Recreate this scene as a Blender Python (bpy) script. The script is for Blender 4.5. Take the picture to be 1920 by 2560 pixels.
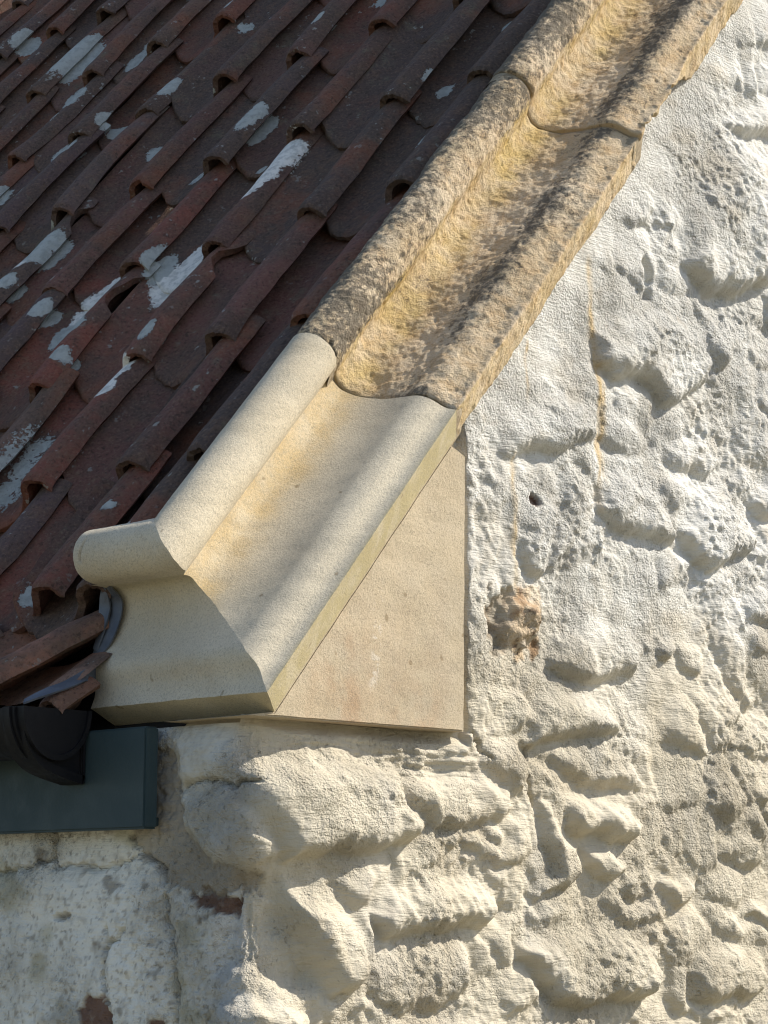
import bpy, bmesh, math, random
import numpy as np
from mathutils import Matrix, Vector

for o in list(bpy.data.objects):
    bpy.data.objects.remove(o, do_unlink=True)
scene = bpy.context.scene
COL = scene.collection
R = math.radians

# ------------------------------------------------------------------ camera
cam_d = bpy.data.cameras.new('camera')
cam = bpy.data.objects.new('camera', cam_d)
COL.objects.link(cam)
AZ, PITCH = R(47.0), R(10.2)
fw = Vector((math.sin(AZ)*math.cos(PITCH), math.cos(AZ)*math.cos(PITCH), math.sin(PITCH)))
rt = Vector((math.cos(AZ), -math.sin(AZ), 0))
up = rt.cross(fw)
m = Matrix((rt, up, -fw)).transposed().to_4x4()
m.translation = Vector((-2.0478, -2.1573, -0.2602))
cam.matrix_world = m
cam_d.sensor_fit = 'HORIZONTAL'
cam_d.sensor_width = 36
cam_d.lens = 36*5475/1920
cam_d.clip_start = 0.05
cam_d.clip_end = 500
scene.camera = cam

# ------------------------------------------------------------------ sky, sun, exposure
SUN = Vector((1.0, -0.74, 1.195)).normalized()      # towards the sun
elev = math.asin(SUN.z)
world = bpy.data.worlds.new('World')
scene.world = world
world.use_nodes = True
wn = world.node_tree
bg = wn.nodes['Background']
sky = wn.nodes.new('ShaderNodeTexSky')
sky.sky_type = 'NISHITA'
sky.sun_disc = False
sky.sun_elevation = elev
sky.sun_rotation = math.atan2(SUN.x, SUN.y)
sky.air_density = 1.0
sky.dust_density = 1.4
wn.links.new(sky.outputs[0], bg.inputs[0])
bg.inputs[1].default_value = 0.125
sun_d = bpy.data.lights.new('sun', 'SUN')
sun_d.energy = 5.0
sun_d.angle = R(0.53)
sun_d.color = (1.0, 0.935, 0.83)
sun = bpy.data.objects.new('sun', sun_d)
COL.objects.link(sun)
sun.rotation_euler = SUN.to_track_quat('Z', 'Y').to_euler()
sun.location = SUN*20
vs = scene.view_settings
vs.view_transform = 'Standard'
vs.look = 'None'
vs.exposure = 0.35
vs.gamma = 1
vs.use_curve_mapping = False
scene.render.engine = 'CYCLES'
scene.cycles.pixel_filter_type = 'BLACKMAN_HARRIS'
scene.cycles.filter_width = 1.1
scene.cycles.max_bounces = 6
scene.cycles.diffuse_bounces = 4

# ------------------------------------------------------------------ numpy noise
def _hash(ix, iy, seed):
    h = (ix.astype(np.int64)*374761393 + iy.astype(np.int64)*668265263 + seed*1442695041) & 0xffffffff
    h = ((h ^ (h >> 13))*1274126177) & 0xffffffff
    h = ((h ^ (h >> 16))*2246822519) & 0xffffffff
    return ((h >> 8) & 0xffff)/65535.0

def gnoise(x, y, seed=0):
    x0 = np.floor(x); y0 = np.floor(y)
    fx = x-x0; fy = y-y0
    ux = fx*fx*fx*(fx*(fx*6-15)+10); uy = fy*fy*fy*(fy*(fy*6-15)+10)
    r = 0
    v = []
    for dx, dy in ((0, 0), (1, 0), (0, 1), (1, 1)):
        a = _hash(x0+dx, y0+dy, seed)*2*np.pi
        v.append(np.cos(a)*(fx-dx)+np.sin(a)*(fy-dy))
    return ((v[0]*(1-ux)+v[1]*ux)*(1-uy)+(v[2]*(1-ux)+v[3]*ux)*uy)*1.5

def fbm(x, y, octv=4, seed=0, gain=.5, lac=2.03):
    s = 0; a = 1; t = 0
    for k in range(octv):
        s = s+a*gnoise(x, y, seed+k*17); t += a
        x = x*lac+13.7; y = y*lac+7.1; a *= gain
    return s/t*1.3

def ridged(x, y, octv=3, seed=0):
    s = 0; a = 1
    for k in range(octv):
        s = s+a*(1-2*np.abs(gnoise(x, y, seed+k*31))); x = x*2.1+5; y = y*2.1+9; a *= .5
    return s/1.75

def sstep(a, b, x):
    t = np.clip((x-a)/(b-a), 0, 1)
    return t*t*(3-2*t)

# ------------------------------------------------------------------ object helpers
def obj(name, me, mat=None, parent=None):
    o = bpy.data.objects.new(name, me)
    COL.objects.link(o)
    if mat is not None and me is not None:
        me.materials.clear(); me.materials.append(mat)
    if parent is not None:
        o.parent = parent
    return o

def tag(o, label, cat, group=None):
    o['label'] = label; o['category'] = cat
    if group: o['group'] = group
    return o

def empty(name, loc=(0, 0, 0)):
    o = bpy.data.objects.new(name, None)
    COL.objects.link(o); o.location = loc
    return o

def mesh_np(name, V, F, smooth=True):
    """V (n,3), F (m,4) quads"""
    me = bpy.data.meshes.new(name)
    V = np.ascontiguousarray(V, dtype=np.float32); F = np.ascontiguousarray(F, dtype=np.int32)
    k = F.shape[1]
    me.vertices.add(len(V)); me.vertices.foreach_set('co', V.ravel())
    me.loops.add(F.size); me.loops.foreach_set('vertex_index', F.ravel())
    me.polygons.add(len(F)); me.polygons.foreach_set('loop_start', np.arange(0, F.size, k, dtype=np.int32))
    me.polygons.foreach_set('use_smooth', np.full(len(F), smooth))
    me.update(calc_edges=True)
    return me

def point_attr(me, name, arr):
    arr = np.asarray(arr, dtype=np.float32)
    if arr.ndim == 2:
        a = me.attributes.new(name, 'FLOAT_COLOR', 'POINT')
        if arr.shape[1] == 3:
            arr = np.concatenate([arr, np.ones((len(arr), 1), np.float32)], 1)
        a.data.foreach_set('color', arr.ravel())
    else:
        a = me.attributes.new(name, 'FLOAT', 'POINT')
        a.data.foreach_set('value', arr)

def grid_faces(nu, nv, off=0, flip=False):
    i = np.arange(nu-1)[:, None]*nv; j = np.arange(nv-1)[None, :]
    a = (i+j).ravel()+off
    F = np.stack([a, a+nv, a+nv+1, a+1], 1)
    return F[:, ::-1] if flip else F

# ------------------------------------------------------------------ node helpers
class NT:
    def __init__(s, name):
        s.mat = bpy.data.materials.new(name); s.mat.use_nodes = True
        s.t = s.mat.node_tree; s.b = s.t.nodes['Principled BSDF']
    def n(s, typ, ins=None, **kw):
        nd = s.t.nodes.new(typ)
        for k, v in kw.items(): setattr(nd, k, v)
        for k, v in (ins or {}).items(): s.set(nd.inputs[k], v)
        return nd
    def set(s, sock, v):
        if isinstance(v, bpy.types.NodeSocket): s.t.links.new(v, sock)
        elif isinstance(v, bpy.types.Node): s.t.links.new(v.outputs[0], sock)
        else:
            if hasattr(sock.default_value, '__len__') and not isinstance(v, str) and len(sock.default_value) == 4 and len(v) == 3: v = (*v, 1)
            sock.default_value = v
    def pos(s):
        return s.n('ShaderNodeNewGeometry').outputs['Position']
    def attr(s, name):
        return s.n('ShaderNodeAttribute', attribute_name=name)
    def mapping(s, vec, scale=(1, 1, 1), rot=(0, 0, 0), loc=(0, 0, 0)):
        return s.n('ShaderNodeMapping', {'Vector': vec, 'Scale': scale, 'Rotation': rot, 'Location': loc}).outputs[0]
    def noise(s, vec, scale, detail=4, rough=.55, dist=0):
        return s.n('ShaderNodeTexNoise', {'Vector': vec, 'Scale': scale, 'Detail': detail, 'Roughness': rough, 'Distortion': dist}).outputs[0]
    def voro(s, vec, scale, feature='F1'):
        return s.n('ShaderNodeTexVoronoi', {'Vector': vec, 'Scale': scale}, feature=feature).outputs['Distance']
    def ramp(s, fac, lo, hi, a=0., b=1., smooth=True):
        return s.n('ShaderNodeMapRange', {'Value': fac, 'From Min': lo, 'From Max': hi, 'To Min': a, 'To Max': b}, interpolation_type='SMOOTHSTEP' if smooth else 'LINEAR').outputs[0]
    def math(s, op, a, b=0., clamp=False):
        return s.n('ShaderNodeMath', {0: a, 1: b}, operation=op, use_clamp=clamp).outputs[0]
    def mix(s, fac, a, b, blend='MIX'):
        nd = s.n('ShaderNodeMix', data_type='RGBA', blend_type=blend)
        s.set(nd.inputs[0], fac); s.set(nd.inputs[6], a); s.set(nd.inputs[7], b)
        return nd.outputs[2]
    def bump(s, h, strength=.5, dist=.002, normal=None):
        ins = {'Height': h, 'Strength': strength, 'Distance': dist}
        if normal is not None: ins['Normal'] = normal
        return s.n('ShaderNodeBump', ins).outputs[0]
    def done(s, color, rough=.8, normal=None, spec=.3, metallic=0.):
        s.set(s.b.inputs['Base Color'], color); s.set(s.b.inputs['Roughness'], rough)
        s.b.inputs['Specular IOR Level'].default_value = spec
        s.b.inputs['Metallic'].default_value = metallic
        if normal is not None: s.set(s.b.inputs['Normal'], normal)
        return s.mat

# ------------------------------------------------------------------ materials
def mat_limewash():
    k = NT('limewash')
    p = k.pos()
    col = k.attr('Col').outputs['Color']
    n1 = k.noise(p, 9, 6, .65); n2 = k.noise(p, 55, 5, .65); n3 = k.noise(p, 260, 3, .6)
    c = k.mix(k.ramp(n1, .45, .72, 0, .35), col, (.52, .46, .36), 'MULTIPLY')
    c = k.mix(k.ramp(n2, .52, .75, 0, .42), c, (.45, .40, .33))
    spk = k.ramp(k.noise(p, 140, 2, .5), .68, .76, 0, .5)
    c = k.mix(spk, c, (.25, .22, .18))
    rough_amt = k.ramp(k.noise(p, 5, 2), .38, .66, .10, .95)
    brush = k.noise(k.mapping(p, (38, 38, 260), rot=(0, R(12), 0)), 1, 4, .6)
    h = k.math('ADD', k.math('MULTIPLY', k.noise(p, 75, 5, .68), 1.2), k.math('MULTIPLY', n3, .8))
    h = k.math('SUBTRACT', h, k.math('MULTIPLY', k.ramp(k.noise(p, 120, 3, .6), .60, .72), .5))
    h = k.math('ADD', k.math('MULTIPLY', h, rough_amt), k.math('MULTIPLY', brush, .26))
    return k.done(c, .92, k.bump(h, 1.0, .011), .12)

def mat_old_stone():
    k = NT('weathered_sandstone')
    p = k.pos()
    msk = k.attr('lich').outputs['Fac']; yel = k.attr('yel').outputs['Fac']
    pt = k.mapping(p, (1, .85, 1.0))
    p = pt
    a = k.noise(p, 6, 4, .6); b = k.noise(p, 40, 5, .68); g = k.noise(p, 240, 3, .7)
    c = k.mix(k.ramp(a, .38, .62), (.55, .43, .28), (.65, .535, .385))
    c = k.mix(k.ramp(b, .42, .66, 0, .6), c, (.50, .33, .17))
    c = k.mix(k.ramp(k.noise(p, 22, 4, .6), .52, .68, 0, .6), c, (.66, .52, .36))
    c = k.mix(k.math('MULTIPLY', yel, k.ramp(k.noise(p, 30, 4, .6), .3, .6, .3, 1.)), c, (.62, .45, .14))
    l = k.math('ADD', k.math('MULTIPLY', k.noise(p, 80, 6, .78), 1.0), k.math('MULTIPLY', msk, .34))
    c = k.mix(k.ramp(l, .62, .78, 0, .85), c, (.12, .11, .092))
    c = k.mix(k.ramp(g, .58, .74, 0, .55), c, (.24, .17, .10))
    h = k.math('ADD', k.math('MULTIPLY', k.noise(pt, 95, 5, .7), 1.0), k.math('MULTIPLY', g, .45))
    h = k.math('ADD', h, k.math('MULTIPLY', k.noise(pt, 420, 3, .7), .4))
    return k.done(c, .95, k.bump(h, .9, .0048), .1)

def mat_new_stone(name, base, tint=None):
    k = NT(name)
    p = k.pos()
    yel = k.attr('yel').outputs['Fac']; olive = k.attr('olive').outputs['Fac']
    a = k.noise(p, 5, 4, .6); g = k.noise(p, 420, 3, .75); g2 = k.noise(p, 170, 3, .6)
    c = k.mix(k.ramp(a, .35, .65), base, tuple(x*.86 for x in base))
    c = k.mix(k.math('MULTIPLY', yel, k.ramp(k.noise(p, 14, 4, .6), .3, .65, .25, 1.)), c, (.60, .41, .15))
    c = k.mix(k.math('MULTIPLY', olive, k.ramp(k.noise(p, 24, 4, .6), .3, .6, .45, .95)), c, (.44, .365, .17))
    if tint:
        st = k.attr('stain').outputs['Fac']
        c = k.mix(k.math('MULTIPLY', st, k.ramp(k.noise(p, 16, 5, .65), .3, .62)), c, tint)
        wh = k.attr('white').outputs['Fac']
        c = k.mix(k.math('MULTIPLY', wh, k.ramp(k.noise(p, 60, 4, .7), .52, .6)), c, (.78, .74, .66))
    c = k.mix(k.ramp(k.noise(p, 11, 6, .7), .50, .72, 0, .28), c, tuple(x*y for x, y in zip(base, (.72, .66, .58))))
    c = k.mix(k.ramp(k.noise(p, 300, 3, .8), .50, .66, 0, .55), c, tuple(x*.45 for x in base))
    c = k.mix(k.ramp(g, .52, .70, 0, .50), c, tuple(x*.50 for x in base))
    c = k.mix(k.ramp(g, .46, .30, 0, .35), c, tuple(min(1, x*1.22) for x in base))
    c = k.mix(k.ramp(k.noise(p, 38, 2, .4), .73, .77, 0, .6), c, (.22, .16, .09))
    h = k.math('ADD', k.math('MULTIPLY', g, .7), k.math('MULTIPLY', g2, .6))
    return k.done(c, .9, k.bump(h, .6, .0022), .12)

def mat_tile():
    k = NT('old_clay_pantile')
    p = k.pos()
    rnd = k.n('ShaderNodeObjectInfo').outputs['Random']
    off = k.n('ShaderNodeVectorMath', {0: p, 1: k.n('ShaderNodeCombineXYZ', {0: k.math('MULTIPLY', rnd, 31.), 1: k.math('MULTIPLY', rnd, 17.), 2: 0.}).outputs[0]}, operation='ADD').outputs[0]
    col = k.attr('Col').outputs['Color']; li = k.attr('lich').outputs['Fac']; lt = k.attr('ltype').outputs['Fac']
    a = k.noise(off, 7, 5, .62); b = k.noise(off, 30, 5, .65); g = k.noise(off, 170, 4, .7)
    st = k.noise(k.mapping(off, (26, 90, 26), rot=(0, 0, 0)), 1, 3, .6)
    c = k.mix(k.ramp(a, .36, .60, 0, .8), col, (.105, .078, .062))
    c = k.mix(k.ramp(k.noise(off, 4, 5, .65), .5, .66, 0, .7), c, (.24, .095, .055))
    c = k.mix(k.ramp(b, .48, .70, 0, .60), c, (.17, .105, .070))
    c = k.mix(k.ramp(k.noise(off, 13, 5, .7), .57, .72, 0, .55), c, (.17, .155, .105))
    c = k.mix(k.ramp(g, .5, .74, 0, .50), c, (.30, .20, .14))
    c = k.mix(k.ramp(g, .46, .30, 0, .6), c, (.03, .024, .020))
    c = k.mix(k.ramp(k.noise(off, 75, 4, .7), .55, .68, 0, .6), c, (.055, .040, .033))
    # scattered little crustose lichen discs
    sp = k.math('MULTIPLY', k.ramp(k.noise(off, 52, 3, .6), .635, .68), k.ramp(k.noise(off, 6, 2), .44, .62))
    c = k.mix(k.math('MULTIPLY', sp, .75), c, (.36, .36, .33))
    edge = k.math('ADD', li, k.math('MULTIPLY', k.math('SUBTRACT', k.noise(off, 30, 6, .72), .5), 1.5))
    edge = k.math('ADD', edge, k.math('MULTIPLY', k.math('SUBTRACT', k.noise(off, 150, 3, .6),   .5), .9))
    lm = k.math('MULTIPLY', k.ramp(edge, .42, .56), k.ramp(li, .02, .12))
    lc = k.mix(k.ramp(lt, 1.2, 1.8), (.44, .46, .43), (.84, .81, .74))
    lc = k.mix(k.ramp(k.noise(off, 60, 4, .65), .42, .66, 0, .45), lc, (.22, .23, .21))
    c = k.mix(lm, c, lc)
    h = k.math('ADD', k.math('MULTIPLY', b, 1.0), k.math('MULTIPLY', g, .55))
    h = k.math('ADD', h, k.math('MULTIPLY', lm, .5))
    return k.done(c, .86, k.bump(h, .8, .006), .2)

def mat_simple(name, c1, c2, scale=20, rough=.6, bump=.2, dist=.002, spec=.4, metallic=0., bscale=120):
    k = NT(name)
    p = k.pos()
    c = k.mix(k.ramp(k.noise(p, scale, 5, .62), .36, .66), c1, c2)
    r = k.ramp(k.noise(p, scale*2, 3), .3, .7, rough*.85, min(1, rough*1.15))
    return k.done(c, r, k.bump(k.noise(p, bscale, 4, .6), bump, dist), spec, metallic)

M_WALL = mat_limewash()
M_OLD = mat_old_stone()
M_NEW = mat_new_stone('new_limestone', (.70, .62, .475))
M_FACE = mat_new_stone('new_limestone_face', (.545, .465, .345), (.44, .30, .185))
M_TILE = mat_tile()
M_FASCIA = mat_simple('teal_paint', (.034, .058, .064), (.042, .066, .071), 14, .55, .25, .0015, .3, bscale=200)
M_GUTTER = mat_simple('black_plastic', (.0040, .0040, .0055), (.008, .0075, .009), 30, .62, .05, .001, .28)
M_LEAD = mat_simple('lead_sheet', (.085, .095, .115), (.16, .175, .20), 24, .55, .3, .002, .5, .25)
M_DECK = mat_simple('roofing_underlay', (.02, .018, .016), (.03, .026, .022), 20, .9)
M_GROUND = mat_simple('gravel_and_grass', (.13, .125, .075), (.24, .21, .155), 3, .95, .8, .02, .2, bscale=40)
M_MORTAR = mat_simple('lime_mortar', (.30, .24, .16), (.42, .35, .25), 40, .95, .8, .004, .1)

# ------------------------------------------------------------------ measured shapes, metres (along wall, height)
STONES = [
    [[[1.295,1.246],[1.291,1.298],[1.337,1.344],[1.429,1.367],[1.431,1.278]],0.016,0.03,0.01],
    [[[1.127,1.075],[1.203,1.111],[1.332,1.127],[1.434,1.093],[1.411,0.953],[1.312,0.881],[1.173,0.829],[1.101,0.814],[1.01,0.854],[1.029,0.956],[1.086,1.013]],0.036,0.06,0.012],
    [[[1.168,1.149],[1.236,1.201],[1.331,1.238],[1.429,1.253],[1.383,1.18],[1.274,1.163],[1.22,1.149]],0.022,0.035,0.01],
    [[[0.884,0.832],[0.901,0.841],[0.921,0.816],[0.934,0.803],[0.93,0.767],[0.908,0.766],[0.897,0.796]],-0.022,0.008,0.008],
    [[[0.755,0.673],[0.84,0.726],[0.96,0.763],[1.063,0.75],[1.101,0.681],[1.058,0.636],[0.994,0.596],[0.953,0.581],[0.92,0.6],[0.874,0.62],[0.81,0.612],[0.76,0.623]],0.032,0.05,0.008],
    [[[0.584,0.534],[0.673,0.561],[0.746,0.539],[0.763,0.498],[0.671,0.465],[0.565,0.445],[0.52,0.427],[0.498,0.438],[0.515,0.492]],0.024,0.05,0.006],
    [[[0.764,0.542],[0.808,0.549],[0.885,0.545],[0.93,0.52],[0.897,0.494],[0.832,0.488],[0.776,0.496]],0.012,0.03,0.01],
    [[[0.963,0.521],[1.055,0.556],[1.124,0.551],[1.137,0.511],[1.092,0.478],[1.01,0.478],[0.962,0.489]],0.014,0.03,0.01],
    [[[0.767,0.429],[0.824,0.453],[0.914,0.438],[0.972,0.394],[0.984,0.341],[0.944,0.345],[0.885,0.346],[0.802,0.352],[0.76,0.385]],0.026,0.05,0.01],
    [[[1.023,0.453],[1.135,0.477],[1.199,0.444],[1.24,0.395],[1.209,0.353],[1.143,0.34],[1.079,0.312],[1.03,0.324],[0.991,0.376]],0.032,0.06,0.008],
    [[[1.214,0.451],[1.291,0.521],[1.399,0.534],[1.394,0.453],[1.286,0.429],[1.242,0.427]],0.028,0.04,0.008],
    [[[0.576,0.375],[0.616,0.389],[0.651,0.371],[0.644,0.313],[0.632,0.271],[0.607,0.243],[0.579,0.247],[0.554,0.284],[0.558,0.34]],0.024,0.025,0.018],
    [[[0.461,0.4],[0.498,0.401],[0.53,0.384],[0.524,0.317],[0.5,0.249],[0.469,0.31]],0.014,0.025,0.02],
    [[[0.529,0.215],[0.607,0.226],[0.618,0.189],[0.598,0.146],[0.566,0.129],[0.518,0.136],[0.504,0.166]],0.022,0.015,0.01],
    [[[0.477,0.206],[0.519,0.214],[0.511,0.166],[0.518,0.13],[0.494,0.116],[0.48,0.164]],-0.02,0.012,0.012],
    [[[0.64,0.139],[0.688,0.173],[0.761,0.198],[0.848,0.188],[0.879,0.152],[0.852,0.119],[0.77,0.097],[0.675,0.096],[0.634,0.113]],0.022,0.05,0.012],
    [[[0.92,0.164],[0.934,0.18],[0.96,0.184],[0.98,0.175],[0.975,0.157],[0.95,0.146],[0.929,0.15]],0.02,0.018,0.012],
    [[[0.98,0.173],[1.017,0.183],[1.064,0.163],[1.043,0.127],[0.99,0.135]],0.012,0.025,0.016],
    [[[1.182,0.272],[1.215,0.296],[1.293,0.308],[1.357,0.289],[1.328,0.243],[1.212,0.232],[1.177,0.236]],0.02,0.025,0.012],
    [[[1.075,0.212],[1.125,0.231],[1.185,0.201],[1.194,0.131],[1.242,0.092],[1.191,0.075],[1.12,0.125]],0.012,0.04,0.02],
    [[[0.604,0.065],[0.639,0.086],[0.662,0.069],[0.715,0.066],[0.793,0.045],[0.803,0.017],[0.756,0.007],[0.684,0.003],[0.637,-0.003],[0.574,-0.02],[0.564,-0.012]],0.03,0.045,0.008],
    [[[0.602,-0.032],[0.672,-0.006],[0.767,-0.005],[0.847,-0.035],[0.883,-0.075],[0.839,-0.079],[0.771,-0.073],[0.711,-0.068],[0.659,-0.051]],0.018,0.05,0.018],
    [[[0.67,-0.097],[0.717,-0.088],[0.783,-0.1],[0.863,-0.128],[0.843,-0.152],[0.787,-0.157],[0.758,-0.147],[0.739,-0.14],[0.709,-0.157],[0.68,-0.145],[0.664,-0.119]],0.04,0.035,0.008],
    [[[0.59,-0.104],[0.624,-0.113],[0.657,-0.148],[0.709,-0.175],[0.703,-0.215],[0.667,-0.231],[0.627,-0.235],[0.581,-0.259],[0.576,-0.244],[0.627,-0.205],[0.606,-0.159],[0.595,-0.128]],0.03,0.03,0.01],
    [[[0.721,-0.168],[0.769,-0.16],[0.799,-0.188],[0.833,-0.199],[0.78,-0.219],[0.743,-0.22],[0.732,-0.197]],0.028,0.025,0.008],
    [[[0.811,-0.206],[0.847,-0.206],[0.877,-0.243],[0.845,-0.256],[0.803,-0.239]],0.014,0.03,0.01],
    [[[0.916,-0.22],[0.976,-0.21],[1.021,-0.227],[1.008,-0.252],[0.954,-0.259],[0.919,-0.239]],0.018,0.03,0.01],
    [[[1.085,-0.149],[1.156,-0.128],[1.225,-0.158],[1.223,-0.192],[1.173,-0.204],[1.131,-0.185],[1.084,-0.177]],0.018,0.03,0.01],
    [[[1.214,-0.097],[1.239,-0.082],[1.309,-0.082],[1.308,-0.106],[1.237,-0.108]],0.018,0.02,0.008],
    [[[0.537,-0.313],[0.575,-0.296],[0.689,-0.287],[0.808,-0.296],[0.899,-0.336],[0.904,-0.376],[0.871,-0.406],[0.762,-0.406],[0.697,-0.416],[0.629,-0.405],[0.591,-0.374],[0.541,-0.335]],0.046,0.06,0.01],
    [[[0.988,-0.367],[1.016,-0.333],[1.097,-0.317],[1.201,-0.348],[1.227,-0.383],[1.155,-0.418],[1.093,-0.408],[1.046,-0.418],[0.993,-0.413]],0.028,0.05,0.01],
    [[[1.134,-0.276],[1.177,-0.258],[1.248,-0.26],[1.324,-0.271],[1.309,-0.305],[1.246,-0.301],[1.197,-0.287]],0.02,0.03,0.01],
    [[[0.22,-0.274],[0.237,-0.241],[0.299,-0.221],[0.386,-0.211],[0.458,-0.222],[0.489,-0.251],[0.501,-0.27],[0.457,-0.288],[0.377,-0.296],[0.299,-0.303],[0.241,-0.306]],0.036,0.045,0.008],
    [[[-0.009,-0.059],[0.103,-0.042],[0.216,-0.045],[0.287,-0.055],[0.3,-0.104],[0.334,-0.149],[0.299,-0.175],[0.216,-0.19],[0.136,-0.187],[0.051,-0.204],[0.016,-0.151],[0.001,-0.112]],0.04,0.035,0.018],
    [[[0.287,-0.081],[0.36,-0.064],[0.441,-0.063],[0.524,-0.077],[0.535,-0.112],[0.505,-0.132],[0.458,-0.141],[0.409,-0.146],[0.342,-0.146],[0.3,-0.115]],0.026,0.05,0.008],
    [[[0.463,-0.148],[0.495,-0.14],[0.521,-0.153],[0.504,-0.165],[0.472,-0.164]],0.016,0.015,0.008],
    [[[0.051,-0.243],[0.105,-0.239],[0.16,-0.255],[0.2,-0.301],[0.216,-0.351],[0.184,-0.377],[0.137,-0.387],[0.117,-0.344],[0.081,-0.29]],0.034,0.03,0.02],
    [[[0.212,-0.334],[0.257,-0.313],[0.385,-0.309],[0.438,-0.321],[0.433,-0.384],[0.367,-0.411],[0.266,-0.415],[0.217,-0.378]],0.02,0.05,0.016],
    [[[-0.042,-0.371],[0.016,-0.365],[0.053,-0.384],[0.106,-0.418],[0.107,-0.46],[-0.041,-0.453]],0.034,0.02,0.015],
    [[[0.137,-0.419],[0.282,-0.43],[0.429,-0.418],[0.51,-0.433],[0.509,-0.502],[0.138,-0.483]],0.022,0.04,0.012],
    [[[-0.045,-0.229],[0.014,-0.207],[0.051,-0.22],[0.068,-0.257],[0.094,-0.295],[0.117,-0.338],[0.125,-0.37],[0.087,-0.385],[0.053,-0.369],[-0.014,-0.351],[-0.057,-0.35]],-0.03,0.03,0.03],
    [[[0.021,-0.205],[0.136,-0.197],[0.257,-0.196],[0.369,-0.165],[0.404,-0.17],[0.351,-0.2],[0.266,-0.218],[0.136,-0.233],[0.044,-0.239]],-0.012,0.03,0.03],
    [[[0.649,0.295],[0.753,0.32],[0.805,0.286],[0.74,0.24],[0.657,0.238]],-0.014,0.07,0.07],
    [[[-0.15,-0.029],[-0.084,-0.016],[0.011,-0.021],[0.012,-0.091],[-0.051,-0.086],[-0.099,-0.095],[-0.124,-0.088],[-0.141,-0.06]],0.02,0.02,0.012],
    [[[-0.135,-0.102],[-0.099,-0.092],[-0.039,-0.092],[0.028,-0.1],[0.04,-0.153],[0.045,-0.19],[0.014,-0.205],[-0.041,-0.204],[-0.081,-0.193],[-0.122,-0.149]],0.028,0.02,0.014],
    [[[-0.542,-0.213],[-0.428,-0.199],[-0.282,-0.21],[-0.179,-0.203],[-0.163,-0.241],[-0.168,-0.296],[-0.15,-0.376],[-0.14,-0.44],[-0.627,-0.471],[-0.642,-0.221]],0.014,0.03,0.02],
    [[[-0.153,-0.247],[-0.079,-0.274],[0.015,-0.263],[0.106,-0.293],[0.107,-0.43],[-0.115,-0.439],[-0.138,-0.333]],0.004,0.03,0.02],
]
PATCHES = [
    [[[-0.114,-0.237],[-0.08,-0.232],[-0.044,-0.242],[-0.016,-0.258],[-0.019,-0.273],[-0.055,-0.267],[-0.095,-0.259]],1],
    [[[-0.334,-0.403],[-0.311,-0.383],[-0.28,-0.391],[-0.253,-0.423],[-0.266,-0.445],[-0.327,-0.442]],1],
    [[[-0.397,-0.278],[-0.383,-0.268],[-0.358,-0.275],[-0.374,-0.281]],2],
    [[[-0.254,-0.043],[-0.15,-0.048],[-0.122,-0.16],[-0.064,-0.204],[0.03,-0.218],[0.03,-0.244],[-0.048,-0.244],[-0.153,-0.233],[-0.24,-0.174]],3],
    [[[-0.178,-0.412],[-0.157,-0.406],[-0.148,-0.435],[-0.177,-0.436]],1],
]
CRACKS = [
    [[-0.276,-0.291],[-0.268,-0.318],[-0.272,-0.346],[-0.269,-0.374],[-0.258,-0.401],[-0.261,-0.428]],
    [[-0.16,-0.243],[-0.156,-0.279],[-0.143,-0.317],[-0.132,-0.36],[-0.134,-0.397],[-0.136,-0.429]],
    [[-0.542,-0.212],[-0.475,-0.205],[-0.409,-0.192],[-0.405,-0.165],[-0.411,-0.15]],
    [[-0.409,-0.194],[-0.4,-0.204],[-0.336,-0.203],[-0.274,-0.206],[-0.226,-0.191]],
    [[-0.12,-0.097],[-0.083,-0.088],[-0.063,-0.091],[-0.035,-0.098],[0.012,-0.092]],
    [[-0.133,-0.055],[-0.139,-0.093],[-0.126,-0.138],[-0.122,-0.16]],
    [[-0.238,-0.163],[-0.218,-0.185],[-0.179,-0.203],[-0.162,-0.225]],
    [[-0.27,-0.313],[-0.244,-0.302],[-0.232,-0.293]],
    [[0.578,-0.02],[0.578,-0.057],[0.576,-0.085],[0.589,-0.105]],
    [[0.442,-0.003],[0.455,-0.026],[0.478,-0.043]],
]
DRIPS = [[0.757,0.808,0.765,0.381,0.006],[0.595,0.639,0.586,0.548,0.003],[0.544,0.441,0.548,0.214,0.006],[0.77,0.632,0.778,0.443,0.01]]
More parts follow.
